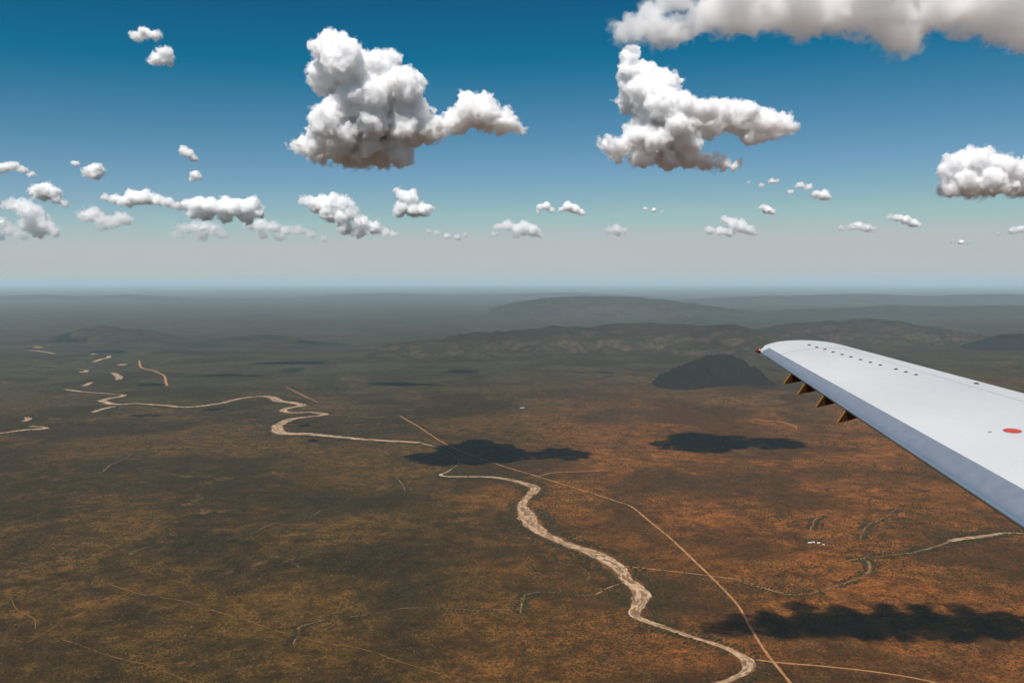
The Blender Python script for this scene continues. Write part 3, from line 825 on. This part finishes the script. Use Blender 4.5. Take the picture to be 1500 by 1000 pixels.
SMALL = [
 ('upper of two tiny white puffs at the top left', 8000, [(200, 54, 8), (213, 50, 9), (226, 52, 7), (234, 51, 4), (194, 50, 4)], 0.5, 0.45),
 ('lower of two tiny white puffs at the top left', 8300, [(230, 86, 9), (242, 80, 10), (245, 90, 8), (222, 90, 5), (247, 73, 5)], 0.5, 0.5),
 ('tiny cloudlet with a tail left of the big cumulus', 4600, [(271, 222, 7), (278, 226, 7), (284, 233, 5), (268, 216, 4)], 0.5, 0.55),
 ('tiny round cloudlet below the tailed cloudlet', 5200, [(285, 256, 7), (290, 260, 5), (281, 262, 4)], 0.6, 0.5),
 ('arched flat cloud cut by the left edge', 5600, [(-6, 248, 9), (8, 246, 8), (22, 244, 7), (34, 249, 6), (46, 255, 5)], 0.4, 0.6),
 ('faintest speck of cloud near the left edge', 5400, [(108, 239, 4), (113, 240, 4)], 0.7, 0.35),
 ('small puff right of the arched left-edge cloud', 5900, [(132, 250, 8), (142, 248, 8), (138, 258, 7), (128, 256, 5), (146, 254, 5)], 0.5, 0.45),
 ('smooth dome-shaped small cloud near the left edge', 7600, [(55, 280, 10), (66, 278, 12), (78, 283, 9), (85, 294, 7), (94, 298, 5), (62, 286, 9)], 0.3, 0.7),
 ('ragged leaning cumulus low at the left edge', 11500, [(20, 302, 10), (35, 303, 13), (48, 312, 14), (55, 324, 13), (68, 332, 11), (10, 300, 6), (80, 340, 8), (40, 330, 10), (55, 340, 10)], 0.3, 0.6),
 ('flat pale cloud heap hugging the left edge', 13500, [(2, 328, 10), (-14, 322, 12), (14, 338, 9), (30, 344, 8), (-5, 345, 8)], 0.5, 0.35),
 ('twin-humped small cumulus on the left', 11500, [(125, 315, 10), (138, 314, 11), (150, 322, 9), (165, 326, 8), (178, 320, 11), (188, 322, 6), (150, 332, 6)], 0.4, 0.5),
 ('flat trailing cloud left of the low cumulus row', 8400, [(155, 290, 6), (170, 293, 8), (185, 296, 9), (200, 290, 12), (215, 290, 12), (232, 294, 9), (248, 298, 8), (190, 283, 5), (260, 302, 6)], 0.4, 0.55),
 ('broad low cumulus with knobbly top, left of centre', 9800, [(275, 302, 9), (292, 300, 13), (310, 304, 14), (330, 304, 15), (350, 305, 15), (368, 302, 13), (378, 312, 10), (300, 316, 9), (330, 318, 9), (360, 320, 9), (283, 314, 8)], 0.25, 0.8),
 ('faint heap under the broad low cumulus', 14500, [(270, 335, 9), (285, 333, 11), (300, 334, 11), (315, 338, 10), (325, 344, 8), (260, 344, 7), (295, 346, 8)], 0.6, 0.3),
 ('low straggling cloud right of the broad cumulus', 13000, [(365, 330, 9), (382, 330, 11), (400, 334, 10), (420, 338, 9), (438, 338, 8), (456, 344, 7), (475, 350, 6), (385, 343, 8), (410, 347, 7)], 0.5, 0.45),
 ('broken cumulus with a sloping right tail below the big cumulus', 7700, [(448, 296, 8), (462, 300, 12), (478, 300, 13), (492, 296, 12), (505, 300, 12), (515, 312, 12), (500, 318, 13), (482, 314, 12), (530, 326, 11), (548, 332, 9), (565, 339, 6), (505, 334, 10), (525, 340, 8), (440, 292, 4), (577, 342, 3)], 0.3, 0.75),
 ('small upright cumulus with flat base near the centre', 8800, [(590, 285, 9), (600, 292, 13), (592, 304, 12), (606, 308, 12), (620, 308, 10), (628, 306, 6), (581, 280, 4), (583, 312, 7)], 0.25, 0.9),
 ('faint thin streak of cloud right of the upright cumulus', 14000, [(628, 339, 5), (640, 341, 5), (655, 346, 6), (670, 348, 6), (682, 344, 4)], 0.6, 0.4),
 ('small low cumulus pair at the centre', 12500, [(728, 332, 7), (742, 331, 9), (756, 336, 8), (768, 334, 11), (780, 338, 10), (790, 343, 6), (725, 343, 5), (755, 344, 6)], 0.4, 0.6),
 ('small split cloud right of centre with two bright knobs', 8700, [(790, 303, 5), (800, 302, 7), (808, 308, 5), (822, 307, 4), (832, 303, 8), (843, 307, 8), (852, 311, 5), (788, 311, 3)], 0.4, 0.65),
 ('faint low puff between the centre and the wedge cloud', 13000, [(892, 337, 6), (903, 335, 8), (914, 338, 6), (905, 342, 5)], 0.6, 0.35),
 ('faint wisp below the wedge-shaped cumulus', 8800, [(945, 306, 4), (958, 308, 4), (970, 310, 3)], 0.7, 0.3),
 ('small cumulus with long flat base right of centre', 12500, [(1040, 337, 7), (1055, 339, 8), (1062, 322, 7), (1074, 328, 9), (1085, 332, 10), (1096, 336, 8), (1070, 341, 7), (1105, 342, 5)], 0.35, 0.7),
 ('tiny puff above the flat-based small cumulus', 9000, [(1117, 304, 5), (1124, 308, 7), (1131, 310, 5)], 0.5, 0.5),
 ('faint flecks of cloud below the pointed wing of the wedge cloud', 6600, [(1096, 268, 3), (1115, 271, 4), (1130, 266, 5), (1138, 265, 4)], 0.7, 0.3),
 ('small bright fleck of cloud left of the right-hand dome', 7000, [(1158, 281, 4), (1172, 272, 6), (1185, 275, 5), (1196, 285, 6), (1206, 287, 8), (1213, 289, 5)], 0.6, 0.5),
 ('flat low cloudlet above the wing tip', 12000, [(1232, 334, 5), (1246, 333, 6), (1258, 331, 8), (1270, 334, 7), (1281, 335, 4)], 0.5, 0.5),
 ('slanting low cloudlet under the right-hand dome', 10500, [(1304, 318, 4), (1315, 319, 6), (1326, 322, 7), (1338, 327, 7), (1346, 329, 4)], 0.4, 0.6),
 ('last low cloudlet at the right edge', 12500, [(1462, 342, 4), (1482, 338, 6), (1494, 336, 7), (1508, 337, 7)], 0.5, 0.45),
 ('faint speck of cloud just above the right horizon haze', 16000, [(1395, 354, 4), (1408, 355, 5), (1418, 356, 3)], 0.7, 0.25),
]
for k, (lab, d, pf, rg, th) in enumerate(SMALL):
    if d >= 11000: th *= 0.55              # far low clouds thinned to imitate haze in front of them
    cloud(lab, d, pf, vox=1.3, depth=1.1, seed=20 + k, amp=1.3 if d < 11000 else 1.6, ragged=rg, core=0.35 if d < 11000 else 0.6, thick=th * 0.7)

# ------------------------------------------------------------------ the aircraft's wing
def project(P):
    v = np.asarray(P) - np.array([0, 0, CAM_Z])
    c, s_ = math.cos(PITCH), math.sin(PITCH)
    zc = v[..., 1] * c - v[..., 2] * s_; yc = v[..., 1] * s_ + v[..., 2] * c
    return 750 + FPX * v[..., 0] / zc, 500 - FPX * yc / zc

def wing():
    LE0 = at_depth(1116, 517, 9.745); LE1 = at_depth(1500, 772, 5.0)
    TE0 = at_depth(1233, 505, 10.19); TEm = at_depth(1500, 576, 7.79)
    TE1 = TE0 + (TEm - TE0) / 0.57
    up0 = np.array([0, 0, 1.0])
    def frame(t):
        L = LE0 + t * (LE1 - LE0); T = TE0 + t * (TE1 - TE0)
        return L, T
    def foil(v, side):
        th = 0.105
        yt = 5 * th * (0.2969 * np.sqrt(np.clip(v, 0, 1)) - 0.1260 * v - 0.3516 * v ** 2 + 0.2843 * v ** 3 - 0.1036 * v ** 4)
        yc = 0.075 * v * (1 - v)
        return yc + side * yt
    def surf(t, v, side):
        """point on the skin; t 0 at the tip to 1 inboard, negative t is the rounded tip"""
        v = float(v)
        if t >= 0:
            L, T = frame(t); k = 1.0
        else:
            a = min(-t, 1.0)                       # 0..1 over the cap
            tt = -0.075 * math.sin(a * math.pi / 2)
            L, T = frame(tt)
            sh = 1 - math.sqrt(max(0.0, 1 - a ** 2))
            ch = T - L
            L = L + ch * 0.62 * sh ** 0.9; T = T - ch * 0.30 * sh
            k = math.sqrt(max(0.0, 1 - a ** 2)) * 0.98 + 0.02
        ch = T - L; c = np.linalg.norm(ch); cu = ch / c
        sp = LE0 - LE1; sp /= np.linalg.norm(sp)
        n = np.cross(cu, sp); n /= np.linalg.norm(n)
        return L + ch * v + n * (foil(v, side) * c * k)
    def normal(t, v):
        a = surf(t, v + 0.01, 1) - surf(t, v - 0.01, 1); b = surf(t - 0.01, v, 1) - surf(t + 0.01, v, 1)
        n = np.cross(a, b); return n / np.linalg.norm(n)
    def find(px, py):
        best = None; t0, t1, v0, v1 = 0.0, 1.6, 0.03, 1.0
        for _ in range(5):
            for t in np.linspace(t0, t1, 25):
                for v in np.linspace(v0, v1, 25):
                    x, y = project(surf(t, v, 1)); e = (x - px) ** 2 + (y - py) ** 2
                    if best is None or e < best[0]: best = (e, t, v)
            dt, dv = (t1 - t0) / 10, (v1 - v0) / 10
            t0, t1, v0, v1 = max(0, best[1] - dt), best[1] + dt, max(0.02, best[2] - dv), min(1, best[2] + dv)
        return best[1], best[2]
    root = bpy.data.objects.new('aircraft_wing', None)
    ROOT = frame(1.6)[0]
    root.location = ROOT; col.objects.link(root)
    tag(root, 'white aircraft wing with bare metal leading edge, reaching in from the right', 'aircraft wing')
    def sheet(name, ts, vs_up, vs_lo, mat, closed=True):
        """a length of wing between chord stations: upper skin from back to front, lower from front to back"""
        prof = [(v, 1) for v in vs_up[::-1]] + [(v, -1) for v in (vs_lo[1:] if vs_lo[0] == vs_up[0] == 0 else vs_lo)]
        V = [surf(t, v, sd) for t in ts for v, sd in prof]
        n = len(prof); F = []
        for i in range(len(ts) - 1):
            for j in range(n - 1 if not closed else n):
                a, b = i * n + j, i * n + (j + 1) % n
                F.append([a, b, b + n, a + n])
        F.append(list(range(n))[::-1]); F.append([(len(ts) - 1) * n + k for k in range(n)])
        ob = mesh_obj(name, V, F, mat, root, True, ROOT)
        import bmesh
        bm = bmesh.new(); bm.from_mesh(ob.data)
        bmesh.ops.remove_doubles(bm, verts=bm.verts, dist=1e-5)
        bmesh.ops.recalc_face_normals(bm, faces=bm.faces); bm.to_mesh(ob.data); bm.free()
        set_smooth(ob.data)
        ob.data.set_sharp_from_angle(angle=R(35))
        return ob
    t_ = NT('wing_paint')
    p = t_.objpos(1.0)
    n1 = t_.noise(p, 0.9, 4, 0.6, 0.3); n2 = t_.noise(p, 9.0, 5, 0.65)
    c_ = t_.mix(t_.step(n1, 0.3, 0.75), (0.455, 0.46, 0.465), (0.41, 0.42, 0.43))
    c_ = t_.mix(t_.math('MULTIPLY', t_.step(n2, 0.52, 0.75), 0.18), c_, (0.34, 0.335, 0.325))
    white = t_.base(c_, t_.step(n2, 0.2, 0.8, 0.36, 0.52), 0.45)
    t_ = NT('bare_metal_leading_edge')
    p = t_.objpos(1.0)
    n1 = t_.noise(p, 14.0, 5, 0.7)
    metal = t_.base(t_.mix(n1, (0.64, 0.70, 0.78), (0.70, 0.76, 0.84)), t_.step(n1, 0.2, 0.8, 0.40, 0.46), 0.5, 0.9)
    grey = plain('grey_metal', (0.30, 0.31, 0.32), 0.45, 0.5, 0.6)
    darkm = plain('dark_rubber', (0.035, 0.035, 0.04), 0.7, 0.3)
    red = plain('red_cap_paint', (0.50, 0.035, 0.016), 0.4, 0.4)
    ochre = plain('ochre_fin_paint', (0.045, 0.022, 0.008), 0.6, 0.2)
    yellow = plain('lit_edge_yellow', (0.17, 0.088, 0.013), 0.6, 0.2)  # light on the fences' front edges, put into the colour
    lens = plain('brown_lens', (0.10, 0.045, 0.02), 0.15, 0.6)
    def cosv(a, b, n): return list(a + (b - a) * (1 - np.cos(np.linspace(0, math.pi / 2, n))))
    BU, BL, BA = 0.085, 0.05, 0.76
    ts = list(np.linspace(0.0, 1.9, 60))
    sheet('leading_edge', ts, cosv(0, BU, 14), cosv(0, BL, 10), metal)
    box_up = list(np.linspace(BU + 0.0012, BA, 26)); box_lo = list(np.linspace(BL + 0.0012, BA, 12))
    tip_up = list(np.linspace(BU + 0.0012, 1, 30)); tip_lo = list(np.linspace(BL + 0.0012, 1, 16))
    sheet('wing_skin', list(np.linspace(0.082, 1.9, 50)), box_up, box_lo, white)
    sheet('tip_fairing', list(np.linspace(0.0, 0.08, 4)), tip_up, tip_lo, white)
    sheet('tip_cap', [-x for x in np.sin(np.linspace(0.004, math.pi / 2 - 0.03, 16))], cosv(0, 0.3, 12) + list(np.linspace(0.33, 1, 20)), cosv(0, 0.3, 10) + list(np.linspace(0.35, 1, 14)), white)
    sheet('aileron', list(np.linspace(0.085, 0.70, 20)), list(np.linspace(BA + 0.006, 0.998, 10)), list(np.linspace(BA + 0.006, 0.998, 6)), white)
    sheet('flap', list(np.linspace(0.705, 1.9, 30)), list(np.linspace(BA + 0.004, 0.998, 10)), list(np.linspace(BA + 0.004, 0.998, 6)), white)
    def local(t, v):
        o = surf(t, v, 1); n = normal(t, v)
        L, T = frame(t); c = (T - L) / np.linalg.norm(T - L); c = c - n * c.dot(n); c /= np.linalg.norm(c)
        return o, c, np.cross(n, c), n
    def placed(name, t, v, pts, faces, mat, smooth=False, par=None):
        o, c, s_, n = local(t, v)
        V = [o + c * q[0] + s_ * q[1] + n * q[2] for q in pts]
        ob = mesh_obj(name, V, faces, mat, root if par is None else par, smooth, ROOT)
        return ob
    # vortex generators: a row of little blades on the upper skin
    for (x, y) in ((1185, 505.6), (1196, 509), (1208, 512), (1220, 516), (1233, 519.5), (1246, 523), (1260, 527), (1274.5, 531), (1289, 535), (1312, 541), (1326.5, 545), (1341.5, 549)):
        t, v = find(x, y)
        a, b, hgt = 0.018, 0.010, 0.010
        pts = [(-a, -b, -0.004), (a, -b, -0.004), (a, b, -0.004), (-a, b, -0.004), (-a * 0.9, -b, 0.002), (a, -b, 0.002), (a, b, 0.002), (-a * 0.9, b, 0.002),
               (-a * 0.2, -b * 0.35, hgt), (a, -b * 0.35, hgt), (a, b * 0.35, hgt), (-a * 0.2, b * 0.35, hgt)]
        fc = [[0, 3, 2, 1], [0, 1, 5, 4], [1, 2, 6, 5], [2, 3, 7, 6], [3, 0, 4, 7], [4, 5, 9, 8], [5, 6, 10, 9], [6, 7, 11, 10], [7, 4, 8, 11], [8, 9, 10, 11]]
        placed('vortex_generator', t, v, pts, fc, darkm)
    # fuel filler cap
    t, v = find(1483, 631)
    def disc(r0, r1, z0, z1, n=40):
        P = []; 
        for k in range(n):
            a = 2 * math.pi * k / n
            for r, z in ((r0, z0), (r0, z1), (r1, z1), (r1, z0)): P.append((r * math.cos(a), r * math.sin(a), z))
        F = []
        for k in range(n):
            a, b = 4 * k, 4 * ((k + 1) % n)
            for j in range(4): F.append([a + j, b + j, b + (j + 1) % 4, a + (j + 1) % 4])
        return P, F
    P, F = disc(0.001, 0.053, -0.01, 0.004)
    cap = placed('fuel_cap', t, v, P, F, red)
    P, F = disc(0.055, 0.061, -0.01, 0.003)
    placed('rim', t, v, P, F, grey, par=cap)
    bx = lambda a, b, z0, z1: ([(-a, -b, z0), (a, -b, z0), (a, b, z0), (-a, b, z0), (-a, -b, z1), (a, -b, z1), (a, b, z1), (-a, b, z1)],
                               [[0, 3, 2, 1], [4, 5, 6, 7], [0, 1, 5, 4], [1, 2, 6, 5], [2, 3, 7, 6], [3, 0, 4, 7]])
    P, F = bx(0.016, 0.007, 0.003, 0.010)
    placed('latch', t, v, P, F, grey, par=cap)
    t, v = find(1450, 633)
    P, F = bx(0.013, 0.006, -0.004, 0.004)
    placed('drain_fitting', t, v, P, F, grey)
    t, v = find(1430, 562)
    P = [(0.035 * math.cos(a) * math.cos(b), 0.016 * math.sin(a) * math.cos(b), 0.013 * math.sin(b)) for b in np.linspace(-0.3, 1.5, 6) for a in np.linspace(0, 2 * math.pi, 16, endpoint=False)]
    F = [[j * 16 + k, j * 16 + (k + 1) % 16, (j + 1) * 16 + (k + 1) % 16, (j + 1) * 16 + k] for j in range(5) for k in range(16)]
    placed('hinge_fairing', t, v, P, F, darkm, True)
    # fences under the leading edge
    for px in (1159, 1180, 1207, 1239):
        tt = min(np.linspace(0, 0.7, 700), key=lambda q: abs(project(surf(q, 0.0, -1))[0] - px))
        L, T = frame(tt); c = (T - L) / np.linalg.norm(T - L)
        sp = (LE0 - LE1) / np.linalg.norm(LE0 - LE1); n = np.cross(c, sp); n /= np.linalg.norm(n); s_ = np.cross(n, c)
        o = surf(tt, 0.0, -1)
        poly = [(0.03, 0.01), (-0.012, -0.02), (-0.088, -0.104), (-0.070, -0.111), (0.11, -0.102), (0.36, -0.050), (0.36, -0.01)]
        def plate(name, poly, w, mat, par):
            k = len(poly)
            V = [o + c * a + n * b + s_ * sd for sd in (-w, w) for a, b in poly]
            F = [list(range(k))[::-1], [k + j for j in range(k)]] + [[j, (j + 1) % k, k + (j + 1) % k, k + j] for j in range(k)]
            return mesh_obj(name, V, F, mat, par, False, ROOT)
        fin = plate('fence', poly, 0.005, ochre, root)
        plate('lit_edge_strip', [(-0.013, -0.018), (-0.091, -0.104), (-0.073, -0.115), (-0.066, -0.110), (-0.081, -0.101), (-0.005, -0.018)], 0.0075, yellow, fin)  # strip standing in for the lit front edge of the fin
    # navigation light in the tip
    o = surf(-0.55, 0.0, 1) * 0.6 + surf(0.0, 0.0, 1) * 0.4
    L, T = frame(0); c = (T - L) / np.linalg.norm(T - L)
    P = []; F = []
    for j, b in enumerate(np.linspace(-math.pi / 2, math.pi / 2, 9)):
        for k in range(16):
            a = 2 * math.pi * k / 16
            q = np.array([0.11 * math.cos(a) * math.cos(b), 0.06 * math.sin(a) * math.cos(b), 0.04 * math.sin(b)])
            P.append(o + c * (q[0] + 0.01) + np.array([-c[1], c[0], 0]) * q[1] + np.array([0, 0, 1]) * (q[2] - 0.005))
    for j in range(8):
        for k in range(16): F.append([j * 16 + k, j * 16 + (k + 1) % 16, (j + 1) * 16 + (k + 1) % 16, (j + 1) * 16 + k])
    mesh_obj('navigation_light', P, F, lens, root, True, ROOT)
wing()

# ------------------------------------------------------------------ haze over the plain
def haze():
    s, zb, zt = 415000.0, -60.0, CAM_Z + 320.0
    v = [(-s, -s, zb), (s, -s, zb), (s, s, zb), (-s, s, zb), (-s, -s, zt), (s, -s, zt), (s, s, zt), (-s, s, zt)]
    f = [[0, 3, 2, 1], [4, 5, 6, 7], [0, 1, 5, 4], [1, 2, 6, 5], [2, 3, 7, 6], [3, 0, 4, 7]]
    m = bpy.data.materials.new('haze_air'); m.use_nodes = True
    n = m.node_tree.nodes; n.remove(n['Principled BSDF'])
    pv = n.new('ShaderNodeVolumePrincipled')
    pv.inputs['Color'].default_value = (0.69, 0.91, 1.0, 1)
    pv.inputs['Density'].default_value = 1.0 / 82000.0
    pv.inputs['Anisotropy'].default_value = 0.0
    m.node_tree.links.new(pv.outputs[0], n['Material Output'].inputs['Volume'])
    ob = mesh_obj('haze', v, f, m, None, False)
    tag(ob, 'thin pale haze over the whole plain', None, None, 'stuff')
haze()
